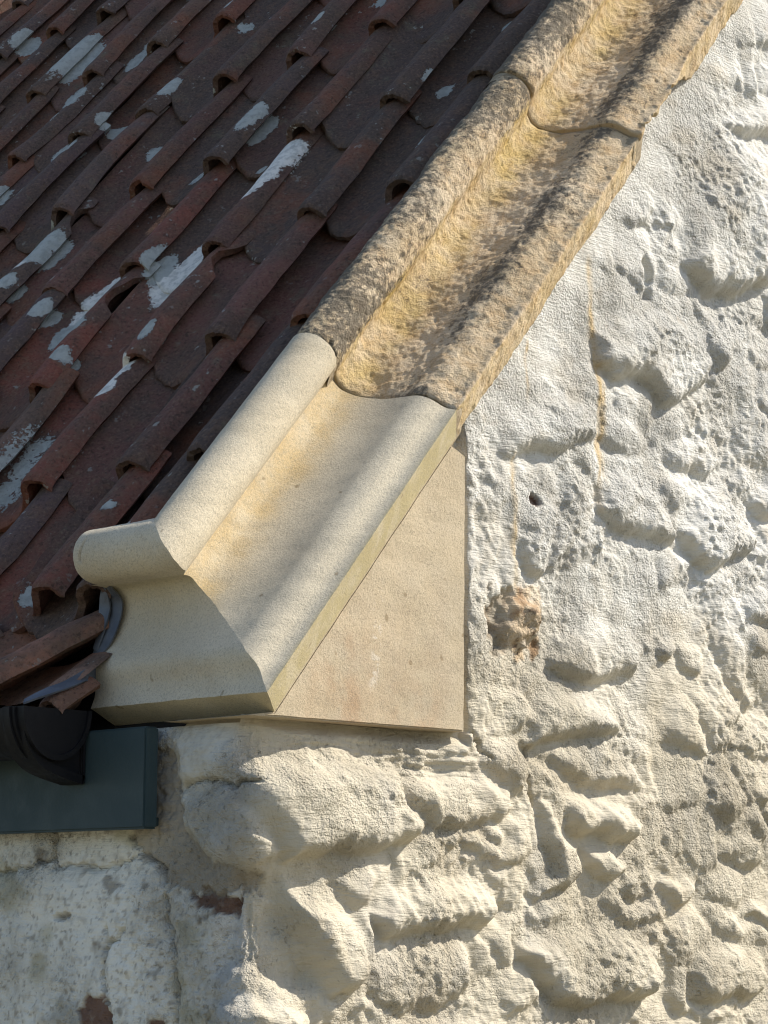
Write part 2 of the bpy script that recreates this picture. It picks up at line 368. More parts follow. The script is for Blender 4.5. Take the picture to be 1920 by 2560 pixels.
LICHEN = [[2.391,2.177,0.15,0.074,1],[2.221,2.092,0.066,0.04,1],[2.105,1.982,0.09,0.077,1],[2.015,2.012,0.103,0.085,1],[1.971,2.071,0.09,0.085,1],[1.875,2.063,0.089,0.076,1],[2.442,2.069,0.043,0.039,1],[2.477,2.052,0.043,0.042,1],[2.34,1.829,0.047,0.044,1],[2.402,1.83,0.039,0.038,1],[2.175,1.541,0.032,0.027,1],[2.12,1.53,0.029,0.023,1],[2.199,1.8,0.046,0.037,1],[1.712,1.393,0.043,0.041,1],[1.893,1.663,0.043,0.038,1],[2.676,2.635,0.067,0.044,1],[2.183,2.275,0.054,0.041,2],[1.877,1.853,0.054,0.047,1],[1.418,0.756,0.059,0.052,2],[1.376,0.758,0.069,0.054,2],[1.332,0.759,0.059,0.052,2],[1.282,0.763,0.048,0.042,2],[1.091,0.897,0.077,0.076,2],[1.132,0.893,0.078,0.067,2],[1.18,0.886,0.078,0.058,2],[1.228,0.88,0.069,0.049,2],[1.268,0.868,0.049,0.026,2],[1.086,1.128,0.075,0.077,2],[1.127,1.127,0.076,0.07,2],[1.166,1.12,0.071,0.056,2],[1.222,1.095,0.061,0.027,2],[1.261,1.057,0.051,0.027,2],[1.362,1.446,0.057,0.047,1],[1.31,1.455,0.059,0.05,1],[1.266,1.466,0.024,0.023,2],[1.201,1.453,0.045,0.033,1],[1.069,0.619,0.037,0.031,2],[1.129,0.622,0.037,0.018,2],[0.753,0.755,0.045,0.043,2],[0.703,0.748,0.044,0.04,2],[0.947,1.047,0.062,0.042,1],[0.929,1.0,0.038,0.041,1],[0.834,0.968,0.03,0.032,1],[0.729,1.033,0.028,0.016,2],[0.65,0.4,0.03,0.02,1],[0.441,0.408,0.04,0.025,1],[1.541,0.449,0.035,0.023,1],[1.778,0.419,0.024,0.022,1],[2.034,1.029,0.034,0.024,1],[1.46,0.892,0.02,0.017,1],[2.203,1.425,0.034,0.029,1],[2.196,1.355,0.06,0.029,1],[0.601,0.911,0.117,0.065,0.55],[0.527,0.905,0.107,0.064,0.55],[1.513,1.012,0.015,0.013,2],[0.325,0.649,0.025,0.018,1]]
RUSTPOLY = [[0.489, 0.215], [0.612, 0.234], [0.624, 0.19], [0.605, 0.137], [0.561, 0.114], [0.497, 0.116], [0.483, 0.164]]

# ------------------------------------------------------------------ ground
gm = mesh_np('ground', [(-60, -60, -1.86), (60, -60, -1.86), (60, 60, -1.86), (-60, 60, -1.86)], [[0, 1, 2, 3]], False)
g = obj('ground', gm, M_GROUND); g['kind'] = 'structure'

# ------------------------------------------------------------------ rubble wall (gable face, corner, eaves face)
TH = R(49.3)
SD = np.array([math.cos(TH), 0, math.sin(TH)])       # up the rake
NN = np.array([-math.sin(TH), 0, math.cos(TH)])      # square to the rake
EP = np.array([-0.0122, -0.046, 0.0224])             # foot of the rake's front edge

def seg_axis(parts):
    out = [np.array([parts[0][0]])]
    for a, b, st in parts:
        n = max(1, int(round((b-a)/st))); out.append(np.linspace(a, b, n+1)[1:])
    return np.concatenate(out)

U = seg_axis([(-3.4, -.75, .09), (-.75, -.04, .0032), (-.04, .06, .0022), (.06, 1.46, .0030), (1.46, 2.7, .05)])
Z = seg_axis([(-1.86, -.52, .05), (-.52, 1.56, .0029), (1.56, 2.9, .05)])
UU, ZZ = np.meshgrid(U, Z, indexing='ij')
fu, fz = UU.ravel(), ZZ.ravel()

def poly_sdf(px, pz, poly):
    d = np.full(px.shape, 1e9); inside = np.zeros(px.shape, bool); down = np.zeros(px.shape)
    n = len(poly)
    for i in range(n):
        ax, az = poly[i]; bx, bz = poly[(i+1) % n]
        ex, ez = bx-ax, bz-az
        t = np.clip(((px-ax)*ex+(pz-az)*ez)/(ex*ex+ez*ez+1e-12), 0, 1)
        qx = ax+ex*t-px; qz = az+ez*t-pz
        dd = np.hypot(qx, qz)
        c = dd < d
        down = np.where(c, -qz/(dd+1e-9), down); d = np.where(c, dd, d)
        cond = (az > pz) != (bz > pz)
        xi = ax+(pz-az)*ex/np.where(abs(ez) < 1e-9, 1e-9, ez)
        inside ^= cond & (px < xi)
    return np.where(inside, -d, d), np.where(inside, down, -down)

cover = np.zeros(fu.shape)
hf = np.zeros(fu.shape)
stone_id = np.full(fu.shape, -1)
best = np.full(fu.shape, .0045)
wx = fbm(fu*14, fz*14, 3, 5)*.011+fbm(fu*100, fz*100, 2, 25)*.0022+fbm(fu*55, fz*55, 2, 15)*.0035
wz = fbm(fu*14+50, fz*14+9, 3, 6)*.011+fbm(fu*100+3, fz*100, 2, 26)*.0022+fbm(fu*55+31, fz*55, 2, 16)*.0035
fine = (fu > -.8) & (fu < 1.5) & (fz > -.56) & (fz < 1.6)
rockA = ridged(fu*17, fz*17, 3, 40); rockB = fbm(fu*45, fz*45, 3, 43)
for si, (poly, h, wt, wb) in enumerate(STONES):
    P = np.array(poly)
    lo = P.min(0)-.06; hi = P.max(0)+.06
    idx = np.nonzero((fu > lo[0]) & (fu < hi[0]) & (fz > lo[1]) & (fz < hi[1]))[0]
    if not len(idx): continue
    x = fu[idx]+wx[idx]; z = fz[idx]+wz[idx]
    d, dn = poly_sdf(x, z, P)
    inr = max(.02, float((-d).max()))
    if h < 0:
        hf[idx] += h*.8*sstep(0, 1, np.clip(-d/wt+.25, 0, 1))
        continue
    gr = fu[idx].mean() < -.02
    wt2 = min(inr*1.05, max(.05, wt*1.5)); wb2 = min(inr*.7, .020+wb*1.0)
    k_ = sstep(-.25, .55, dn)
    w = wt2+(wb2-wt2)*k_
    t_ = np.clip(-d/w, 0, 1)
    f = sstep(0, 1, np.clip(-d/w+.22, 0, 1))*(1-k_)+np.sqrt(np.clip(1-(1-t_)**2.2, 0, 1))*k_
    v = h*(.62 if gr else .80)*f
    if True:
        tilt = ((z-P[:, 1].mean())/(P[:, 1].max()-P[:, 1].min()))
        v = v*(1-.30*tilt)
        v = v+f*(rockA[idx]*.0034+rockB[idx]*.0026)*min(1, h/.018)
        hf[idx] = (np.maximum(hf[idx], 0)**3+np.maximum(v, 0)**3)**(1/3.)+np.minimum(hf[idx], 0)
        cover[idx] = np.maximum(cover[idx], sstep(.03, -.012, d))
        hf[idx] -= .0045*np.exp(-(d/.010)**2)*sstep(-.5, .3, dn)*(0 if gr else 1)
        sel = v > best[idx]
        ii = idx[sel]; stone_id[ii] = si; best[ii] = v[sel]

def blur(a, n):
    a = a.reshape(len(U), len(Z))
    for _ in range(n):
        b = a.copy(); b[1:-1] = (a[:-2]+2*a[1:-1]+a[2:])/4; a = b.copy(); a[:, 1:-1] = (b[:, :-2]+2*b[:, 1:-1]+b[:, 2:])/4
    return a.ravel()
# smaller rubble packed between the big stones, half drowned in limewash
gx = (fu+wx*1.6)/.115; gz = (fz+wz*1.6)/.088
cx, cz = np.floor(gx), np.floor(gz)
f1 = np.full(fu.shape, 9.); f2 = np.full(fu.shape, 9.); am = np.zeros(fu.shape); lean = np.zeros(fu.shape)
for ox in (-1, 0, 1):
    for oz in (-1, 0, 1):
        qx = cx+ox+.15+.7*_hash(cx+ox, cz+oz, 901); qz = cz+oz+.15+.7*_hash(cx+ox, cz+oz, 902)
        dd = np.hypot(gx-qx, gz-qz); a_ = _hash(cx+ox, cz+oz, 903)
        nr = dd < f1
        f2 = np.where(nr, f1, np.minimum(f2, dd)); am = np.where(nr, a_, am); lean = np.where(nr, qz-gz, lean); f1 = np.where(nr, dd, f1)
tt = np.clip((f2-f1)/.60, 0, 1)
pil = np.sqrt(np.clip(1-(1-tt)**2, 0, 1))*(.15+.85*am)*(1+.5*lean)
pil = pil*sstep(-.55, .15, fbm(fu*3.1+9, fz*3.1, 2, 77))
hf = hf+.023*pil*(1-cover)*sstep(-.02, .06, fu)
hf = .30*blur(hf, 9)+.70*blur(hf, 2)
side = fu < 0
sdm = sstep(.03, -.05, fu)
und = fbm(fu*3.4, fz*3.4, 3, 80)*.016+fbm(fu*8, fz*8, 3, 90)*.0080
und = und*(1-.55*sdm)
lump = np.clip(fbm(fu*24, fz*24, 3, 120), 0, 1)**1.3*.0085
micro = fbm(fu*80, fz*80, 3, 200)*.0028
rgh = sstep(-.2, .5, fbm(fu*4, fz*4, 2, 300))
crag = ridged(fu*30, fz*36, 4, 410)*.0042*sstep(-.1, .45, fbm(fu*7, fz*7, 3, 420))+np.clip(fbm(fu*52, fz*52, 3, 430), -.2, 1)*.0035*sstep(.0, .5, fbm(fu*6+3, fz*6, 3, 440))
hf = hf+crag*(1-.6*sdm)
hf = hf+und+lump*(.35+.65*rgh)*(1-.5*sdm)+micro*(.4+.9*rgh)+fbm(fu*13, fz*13, 3, 95)*.010*np.exp(-(fu/.07)**2)
# drag marks of the brush and a ribbed bed just under the kneeler
bed = sstep(-.02, -.032, fz)*sstep(-.105, -.075, fz)*sstep(-.02, .02, fu)*sstep(.5, .4, fu)
hf += bed*np.sin((fz+fbm(fu*9, fz*22, 3, 333)*.010)*2*np.pi/.0125)*.0015
# keep the wall behind the kneeler and the coping
rk = -math.sin(TH)*(fu-EP[0])+math.cos(TH)*(fz-EP[2])
rkd = sstep(-.17, -.045, rk)
hf = hf*(1-rkd*(1-sdm)*.85)-rkd*.004*(1-sdm)
kn = sstep(-.03, .0, fu)*sstep(.442, .434, fu)*sstep(-.012, .0, fz)
hf = np.where(kn > 0, np.minimum(hf, hf*(1-kn)-.012*kn), hf)
# right edge of kneeler: rough render brought up to the stone
ked = sstep(.60, .455, fu)*sstep(-.06, .03, fz)*sstep(.56, .44, fz)*(fu > .434)
hf = hf*(1-.85*ked)+ked*(.006+.0035*rockA+.006*fbm(fu*40, fz*30, 3, 47))
# the wall head below the kneeler's return sits back under it
top = sstep(-.03, -.008, fz)*np.where(fu < .43, 1, 0)
hf = np.where((fu < .434), np.minimum(hf, np.where(fz > -.03, .012-.02*top, 1)), hf)
hf = hf-.022*sstep(-.10, -.055, fz)*sstep(-.06, 0, fu)*sstep(.43, .36, fu)
# cracks
for cr in CRACKS:
    P = np.array(cr); lo = P.min(0)-.03; hi = P.max(0)+.03
    idx = np.nonzero((fu > lo[0]) & (fu < hi[0]) & (fz > lo[1]) & (fz < hi[1]))[0]
    d = np.full(idx.shape, 1e9)
    xx = fu[idx]+fbm(fu[idx]*60, fz[idx]*60, 3, 9)*.007; zz = fz[idx]+fbm(fu[idx]*60+7, fz[idx]*60, 3, 10)*.007
    for (ax, az), (bx, bz) in zip(cr[:-1], cr[1:]):
        ex, ez = bx-ax, bz-az
        t = np.clip(((xx-ax)*ex+(zz-az)*ez)/(ex*ex+ez*ez), 0, 1)
        d = np.minimum(d, np.hypot(ax+ex*t-xx, az+ez*t-zz))
    hf[idx] -= .011*sstep(.0036, .0006, d)+.0025*sstep(.012, .002, d)

gab = sstep(-.05, .02, fu+.02*fbm(fu*12, fz*12, 3, 505))
# colour of the wall: limewash with stains
cream = sstep(.42, -.02, fz+.28*fbm(fu*2.2, fz*2.2, 4, 500))*gab
C0 = np.array([.645, .632, .590]); C1 = np.array([.580, .525, .415])
colr = C0[None]*(1-cream[:, None])+C1[None]*cream[:, None]
def blend(mask, c):
    global colr
    colr = colr*(1-mask[:, None])+np.array(c)[None]*mask[:, None]
blend(.55*sstep(.25, .6, fbm(fu*5, fz*7, 5, 510))*gab, (.56, .50, .40))
blend(.5*sstep(.3, .65, fbm(fu*12, fz*12, 5, 520))*sstep(.3, -.2, fz), (.48, .43, .35))
blend(.42*sstep(.1, .5, fbm(fu*9+2, fz*2.2, 5, 515))*gab, (.50, .475, .42))
blend(.5*sstep(.2, .5, fbm(fu*30, fz*30, 5, 517))*sstep(-.1, .4, fbm(fu*5, fz*5, 3, 518))*gab, (.46, .42, .35))
# eaves face: base painted paler to lift its shade, blotched with grime and patched render
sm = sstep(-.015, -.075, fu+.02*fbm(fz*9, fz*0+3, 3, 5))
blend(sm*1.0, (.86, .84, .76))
blend(sm*.55*sstep(.14, .55, fbm(fu*8, fz*8, 5, 530)), (.44, .405, .33))
blend(sm*.7*sstep(.34, .6, fbm(fu*24, fz*24, 5, 540)), (.26, .225, .18))
blend(sm*.38*sstep(.12, .5, fbm(fu*70, fz*70, 4, 550)), (.34, .30, .24))
blend(sm*.55*sstep(.36, .50, fbm(fu*110, fz*110, 3, 552)), (.24, .20, .16))
blend(sm*.55*sstep(.25, .5, fbm(fu*6+4, fz*6, 4, 545)), (.44, .40, .25))
blend(sm*sstep(-.19, -.13, fu)*sstep(-.25, -.17, fz)*.7, (.52, .49, .41))
for poly, t in PATCHES:
    P = np.array(poly)
    lo = P.min(0)-.04; hi = P.max(0)+.04
    msk = np.zeros(fu.shape)
    idx = np.nonzero((fu > lo[0]) & (fu < hi[0]) & (fz > lo[1]) & (fz < hi[1]))[0]
    d, _ = poly_sdf(fu[idx]+wx[idx]*1.2, fz[idx]+wz[idx]*1.2, P)
    d = d+fbm(fu[idx]*70, fz[idx]*70, 3, 77)*.008
    msk[idx] = sstep(.002, -.003, d)
    if t == 1:
        hf -= .006*msk; blend(msk*.95, (.20, .115, .085))
    elif t == 2:
        hf -= .012*msk; blend(msk*.6, (.25, .21, .17))
    else:
        blend(msk*.8, (.40, .35, .28)); hf -= .004*msk
# streaks of rust water and the bare iron-stained stone
for x0, z0, x1, z1, w in DRIPS:
    t = np.clip((z0-fz)/(z0-z1), 0, 1)
    xc = x0+(x1-x0)*t+.006*gnoise(fz*22, fz*0+x0*9, 3)
    mk = np.exp(-((fu-xc)/w)**2)*sstep(z0+.01, z0-.02, fz)*sstep(z1-.04, z1+.05, fz)
    mk = mk*(.4+.6*sstep(-.3, .4, fbm(fu*60, fz*18, 3, 600)))
    blend(np.clip(mk*.75, 0, 1), (.58, .40, .16))
RP = np.array(RUSTPOLY)
idx = np.nonzero((fu > RP[:, 0].min()-.05) & (fu < RP[:, 0].max()+.05) & (fz > RP[:, 1].min()-.05) & (fz < RP[:, 1].max()+.05))[0]
d, _ = poly_sdf(fu[idx]+wx[idx]*1.6, fz[idx]+wz[idx]*1.6, RP)
mk = np.zeros(fu.shape)
mk[idx] = sstep(.004, -.006, d+.014*fbm(fu[idx]*26, fz[idx]*26, 4, 615))
lf = sstep(.545, .515, fu+wx)
hf -= mk*(.001+.007*lf*sstep(.10, .14, fz)); hf += mk*(.005*rockB+.003*rockA)
blend(mk*.75, (.58, .43, .27))
blend(mk*.8*sstep(-.02, .3, fbm(fu*22, fz*22, 4, 620)), (.36, .225, .125)); blend(mk*.9*sstep(.05, .3, fbm(fu*17+8, fz*17, 4, 622)), (.60, .53, .42))
blend(mk*.8*sstep(.25, .4, fbm(fu*60, fz*60, 3, 624)), (.12, .08, .05)); blend(mk*lf*.7, (.26, .235, .19))
d = np.hypot((fu-.596)/.014, (fz-.372)/.011)+.5*fbm(fu*90, fz*90, 3, 630)
mk = sstep(1.0, .6, d); blend(mk*.9, (.14, .06, .035)); hf -= mk*.010

# wrap the sheet round the corner
rc = .042
arc = rc*math.pi/2
uc = np.clip((fu+arc/2)/arc, 0, 1)
ang = uc*math.pi/2
nx = -np.cos(ang); ny = -np.sin(ang)
bx = np.where(fu < -arc/2, 0, np.where(fu > arc/2, rc+(fu-arc/2), rc+rc*nx))
by = np.where(fu < -arc/2, rc+(-fu-arc/2), np.where(fu > arc/2, 0, rc+rc*ny))
X = bx+nx*hf; Y = by+ny*hf
V = np.stack([X, Y, fz], 1)
nu, nz = len(U), len(Z)
F = grid_faces(nu, nz)
Vg = V.reshape(nu, nz, 3)
du = np.gradient(Vg, axis=0); dz = np.gradient(Vg, axis=1)
NRM = np.cross(du, dz).reshape(-1, 3); NRM /= np.linalg.norm(NRM, axis=1)[:, None]+1e-12
# cut the gable along the rake and the eaves wall at the wall head
fc = V[F].mean(1); fcu = fu[F].mean(1)
rkf = -math.sin(TH)*(fc[:, 0]-EP[0])+math.cos(TH)*(fc[:, 2]-EP[2])
keep = np.where(fcu > 0, rkf < -.002, fc[:, 2] < np.where(fcu > -.03, .0, -.012))
keep &= ~((fcu > -.05) & (fcu < .41) & (fc[:, 2] > .03) & (fcu > 0) & (rkf > -.035))
F = F[keep]
for _s in range(len(STONES)):
    if (stone_id == _s).sum() < 700: stone_id[stone_id == _s] = -1
sid = stone_id[F]
fs = np.where((sid == sid[:, :1]).all(1), sid[:, 0], -1)

wall = empty('rubble_wall', (0, 0, -1.86))
tag(wall, 'limewashed rubble stone gable wall with lumpy stones, turning the corner under the eaves', 'wall')
def wall_piece(name, sel):
    Fs = F[sel]
    used, inv = np.unique(Fs.ravel(), return_inverse=True)
    me = mesh_np(name, V[used]-np.array([0, 0, -1.86]), inv.reshape(-1, 4))
    point_attr(me, 'Col', colr[used])
    me.normals_split_custom_set_from_vertices(NRM[used].tolist())
    return obj(name, me, M_WALL, wall)
wall_piece('render_coat', fs < 0)
for si in range(len(STONES)):
    sel = fs == si
    if sel.sum() > 500: wall_piece('stone', sel)

# ------------------------------------------------------------------ moulding profile shared by rake and return
ROLL_R, ROLL_X, ROLL_Z, ROLL_O = .040, -.010, .220, -.190
def n_of(x, z): return -math.sin(TH)*x+math.cos(TH)*z
def catmull(P, k=6):
    P = np.array(P, float); Q = np.vstack([2*P[0]-P[1], P, 2*P[-1]-P[-2]]); out = []
    for i in range(1, len(Q)-2):
        for t in np.linspace(0, 1, k, endpoint=False):
            a, b, c, d = Q[i-1], Q[i], Q[i+1], Q[i+2]
            out.append(.5*((2*b)+(-a+c)*t+(2*a-5*b+4*c-d)*t*t+(-a+3*b-3*c+d)*t**3))
    out.append(P[-1]); return np.array(out)
nc = n_of(ROLL_X, ROLL_Z)
roll = []
for dl in np.linspace(-120, 138, 60):
    a = math.pi/2+TH+R(dl)
    psi = R(90-dl)
    roll.append((ROLL_X+ROLL_R*math.cos(a), ROLL_Z+ROLL_R*math.sin(a), ROLL_O+ROLL_R*math.cos(psi)))
roll = np.array(roll)
K = (.014, .1795, -.187)
fillet = np.array([roll[-1], roll[-1]*.5+np.array(K)*.5, K])
cyma = catmull([K, (.031, .1765, -.188), (.041, .163, -.183), (.0445, .150, -.170), (.043, .134, -.151), (.037, .116, -.128),
                (.0275, .098, -.1035), (.0165, .082, -.0775), (.0065, .0685, -.0575), (.0025, .0575, -.0445), (.0030, .047, -.0335),
                (.0058, .036, -.0258), (.0070, .026, -.0205), (.0050, .0135, -.0125), (0, 0, 0)], 6)
splay = np.array([(0, 0, 0), (.0150, -.0075, -.0113), (.030, -.015, -.0226), (.0452, -.0224, -.034)])
STRIPS = [roll, fillet, cyma, splay]        # columns: x, z of the return, o (outward) of the rake

def rake_pt(o, n, s):
    return EP[None]+s[:, None]*SD[None]+n[:, None]*NN[None]+o[:, None]*np.array([[0, -1., 0]])
def wob(P, amp=.0013):
    """tiny hand-tooled unevenness that depends on place only, so strips stay joined"""
    a = fbm(P[:, 0]*22+P[:, 2]*9, P[:, 1]*22+P[:, 2]*17, 3, 71); b = fbm(P[:, 2]*22+4, P[:, 1]*19+P[:, 0]*14, 3, 72)
    c = fbm(P[:, 0]*120+P[:, 2]*60, P[:, 1]*120-P[:, 2]*70, 2, 73)
    return P+np.stack([a, b, a*.6-b*.4], 1)*amp+np.stack([c, -c*.5, c*.7], 1)*amp*.35

def build(name, chunks, mat, parent, attrs):
    Vs, Fs, off = [], [], 0
    At = {k: [] for k in attrs}
    for Vc, nu_, nv_, flip, extra in chunks:
        Vs.append(Vc); Fs.append(grid_faces(nu_, nv_, off, flip)); off += len(Vc)
        for k in attrs: At[k].append(extra.get(k, np.zeros(len(Vc))))
    me = mesh_np(name, np.vstack(Vs), np.vstack(Fs))
    for k in attrs: point_attr(me, k, np.concatenate(At[k]))
    return obj(name, me, mat, parent)

S1, S2, S3, S4 = .5975, 1.335, 2.10, 2.92       # joints along the rake
kn_root = empty('kneeler_stone', (0, 0, 0))
tag(kn_root, 'smooth pale new limestone kneeler with moulded return and triangular face', 'kneeler stone')
AT = ['yel', 'olive', 'stain', 'white']
ch_r, ch_e = [], []
YE = .322
for gi, T in enumerate(STRIPS):
    n_ = n_of(T[:, 0], T[:, 1]); s0 = T[:, 0]*math.cos(TH)+T[:, 1]*math.sin(TH)
    m_ = 90
    k = np.linspace(0, 1, m_)[None, :]
    s = (s0[:, None]*(1-k)+(S1-.0015)*k)
    o = np.repeat(T[:, 2:3], m_, 1); nn = np.repeat(n_[:, None], m_, 1)
    P = wob(rake_pt(o.ravel(), nn.ravel(), s.ravel()))
    ex = {}
    if gi == 2:
        ex['yel'] = np.repeat(np.exp(-((T[:, 2]+.178)/.030)**2)[:, None], m_, 1).ravel()*.65
        ex['olive'] = np.repeat(np.exp(-(T[:, 2]/.004)**2)[:, None], m_, 1).ravel()*.6
    if gi == 3: ex['olive'] = np.full(len(P), .8)
    if gi == 0: ex['yel'] = np.full(len(P), .10)
    ch_r.append((P, len(T), m_, True, ex))
    # return along the eaves
    m2 = 150 if gi == 0 else 50
    k = np.linspace(0, 1, m2)[None, :]
    ya = EP[1]-T[:, 2]
    ye = np.full(len(T), YE)
    if gi == 0: ye = np.full(len(T), YE+.004)
    yy = ya[:, None]*(1-k)+ye[:, None]*k
    xx = np.repeat(T[:, 0:1], m2, 1); zz = np.repeat(T[:, 1:2], m2, 1)
    if gi == 0:     # the roll's end is rounded over
        q = np.clip((yy-(YE-.016))/.020, 0, 1); sh = np.sqrt(np.clip(1-q*q*.80, 0, 1))
        xx = ROLL_X+(xx-ROLL_X)*sh; zz = ROLL_Z+(zz-ROLL_Z)*sh
    if gi == 0:     # a narrow drilled slot near the roll's end
        ag = np.arctan2(zz-ROLL_Z, -(xx-ROLL_X))
        yc = .296-.010*np.clip((ag+.2)/1.0, 0, 1)
        slot = sstep(.0032, .0012, np.abs(yy-yc))*sstep(-.35, -.28, ag)*sstep(.75, .2, ag)
        kk = 1-.16*slot
        xx = ROLL_X+(xx-ROLL_X)*kk; zz = ROLL_Z+(zz-ROLL_Z)*kk
    P = np.stack([EP[0]+xx.ravel(), yy.ravel(), EP[2]+zz.ravel()], 1)
    P = wob(P)
    ex = {}
    if gi == 3: ex['olive'] = np.full(len(P), .4)
    if gi == 2: ex['olive'] = np.repeat((.35*np.exp(-((T[:, 1]-.18)/.012)**2))[:, None], m2, 1).ravel()
    ch_e.append((P, len(T), m2, False, ex))
build('raking_moulding', ch_r, M_NEW, kn_root, AT)
ret = build('eaves_return', ch_e, M_NEW, kn_root, AT)
# ends, back and soffit that close the stone
full = np.vstack([roll, fillet[1:], cyma[1:], splay[1:]])
def ngon(name, pts, mat, parent):
    me = bpy.data.meshes.new(name)
    me.from_pydata([tuple(p) for p in pts], [], [list(range(len(pts)))])
    for a_ in AT: point_attr(me, a_, np.zeros(len(pts)))
    return obj(name, me, mat, parent)
rl = roll[4:]; body = np.vstack([K, cyma[1:], splay[1:]])
endp = [(EP[0]+x, YE-.0015, EP[2]+z) for x, z, o in body]+[(.20, YE-.0015, EP[2]-.0224), (.20, YE-.0015, .2)]
ngon('return_end', endp, M_NEW, kn_root)
rend = [(EP[0]+ROLL_X+(x-ROLL_X)*.46, YE+.0035, EP[2]+ROLL_Z+(z-ROLL_Z)*.46) for x, z, o in roll]
ngon('roll_end', rend, M_NEW, kn_root)
# soffit bed and triangular face block
bm = bmesh.new()
poly = [(-.016, -.0068), (.4285, -.0040), (.4350, .4160), (.402, .4290)]
B0 = EP+np.array([.0452, .034, -.0224])
poly += [(B0[0], B0[2])]
f0 = [bm.verts.new((x, -.0125, z)) for x, z in poly]
fa = bm.faces.new(f0)
r_ = bmesh.ops.extrude_face_region(bm, geom=[fa])
for v in r_['geom']:
    if isinstance(v, bmesh.types.BMVert): v.co.y = .16
bmesh.ops.recalc_face_normals(bm, faces=bm.faces)
bmesh.ops.bevel(bm, geom=[e for e in bm.edges if all(v.co.y < .1 for v in e.verts)], offset=.0022, segments=2, affect='EDGES')
bmesh.ops.triangulate(bm, faces=bm.faces)
for it in range(9):
    es = [e for e in bm.edges if e.calc_length() > .014 and all(v.co.y < .02 for v in e.verts)]
    if not es: break
    bmesh.ops.subdivide_edges(bm, edges=es, cuts=1)
    bmesh.ops.triangulate(bm, faces=bm.faces)
me = bpy.data.meshes.new('face_block'); bm.to_mesh(me); bm.free()
co = np.array([v.co for v in me.vertices])
co2 = wob(co, .0011); me.vertices.foreach_set('co', co2.astype(np.float32).ravel())
x, z = co[:, 0], co[:, 2]
st = .85*sstep(.26, .02, z)*sstep(.05, .14, x)*(.35+.65*sstep(-.1, .4, fbm(x*14, z*4, 3, 21)))*sstep(.42, .36, x)
st = np.maximum(st, .5*np.exp(-((x-.36)/.025)**2)*sstep(.12, .02, z))
wh = np.exp(-((x-.235-.1*(z-.1))/.007)**2)*sstep(.03, .07, z)*sstep(.22, .15, z)*.6
for k_, a_ in (('yel', 0*x+.12), ('olive', .0*x), ('stain', st), ('white', wh)): point_attr(me, k_, a_)
obj('face_block', me, M_FACE, kn_root)
# flat bed under the return
sof = mesh_np('bed_slab', [(.0325, -.010, -.0005), (.0325, YE, -.0005), (.30, YE, -.0005), (.30, -.010, -.0005),
                           (.036, .02, -.0062), (.036, YE-.01, -.0062), (.30, YE-.01, -.0062), (.30, .02, -.0062)], [[0, 1, 2, 3], [4, 5, 6, 7]], False)
for a_ in AT: point_attr(sof, a_, np.zeros(8))
obj('bed', sof, M_NEW, kn_root)

# ------------------------------------------------------------------ weathered coping stones
def old_profile():
    o = full[:, 2]; n_ = n_of(full[:, 0], full[:, 1])
    P = np.stack([o, n_], 1)
    # back of the roll down to the roof, and the underside
    P = np.vstack([[(-.245, .02)], [(-.245, .10)], P, [(-.060, -.062)], [(-.12, -.064)]])
    d = np.r_[0, np.cumsum(np.hypot(*np.diff(P, axis=0).T))]
    m_ = int(d[-1]/.0027)
    t = np.linspace(0, d[-1], m_)
    Q = np.stack([np.interp(t, d, P[:, 0]), np.interp(t, d, P[:, 1])], 1)
    ker = np.exp(-(np.arange(-5, 6)/2.0)**2); ker /= ker.sum()
    pad = np.vstack([np.repeat(Q[:1], 5, 0), Q, np.repeat(Q[-1:], 5, 0)])
    S_ = np.stack([np.convolve(pad[:, 0], ker, 'valid'), np.convolve(pad[:, 1], ker, 'valid')], 1)
    k2 = np.exp(-(np.arange(-14, 15)/7.0)**2); k2 /= k2.sum()
    pad = np.vstack([np.repeat(Q[:1], 14, 0), Q, np.repeat(Q[-1:], 14, 0)])
    H_ = np.stack([np.convolve(pad[:, 0], k2, 'valid'), np.convolve(pad[:, 1], k2, 'valid')], 1)
    w_ = np.exp(-((Q[:, 0]+.172)/.040)**2)*sstep(.06, .09, Q[:, 1])*sstep(.20, .16, Q[:, 1])
    return S_*(1-w_[:, None])+H_*w_[:, None]
OPF = old_profile()
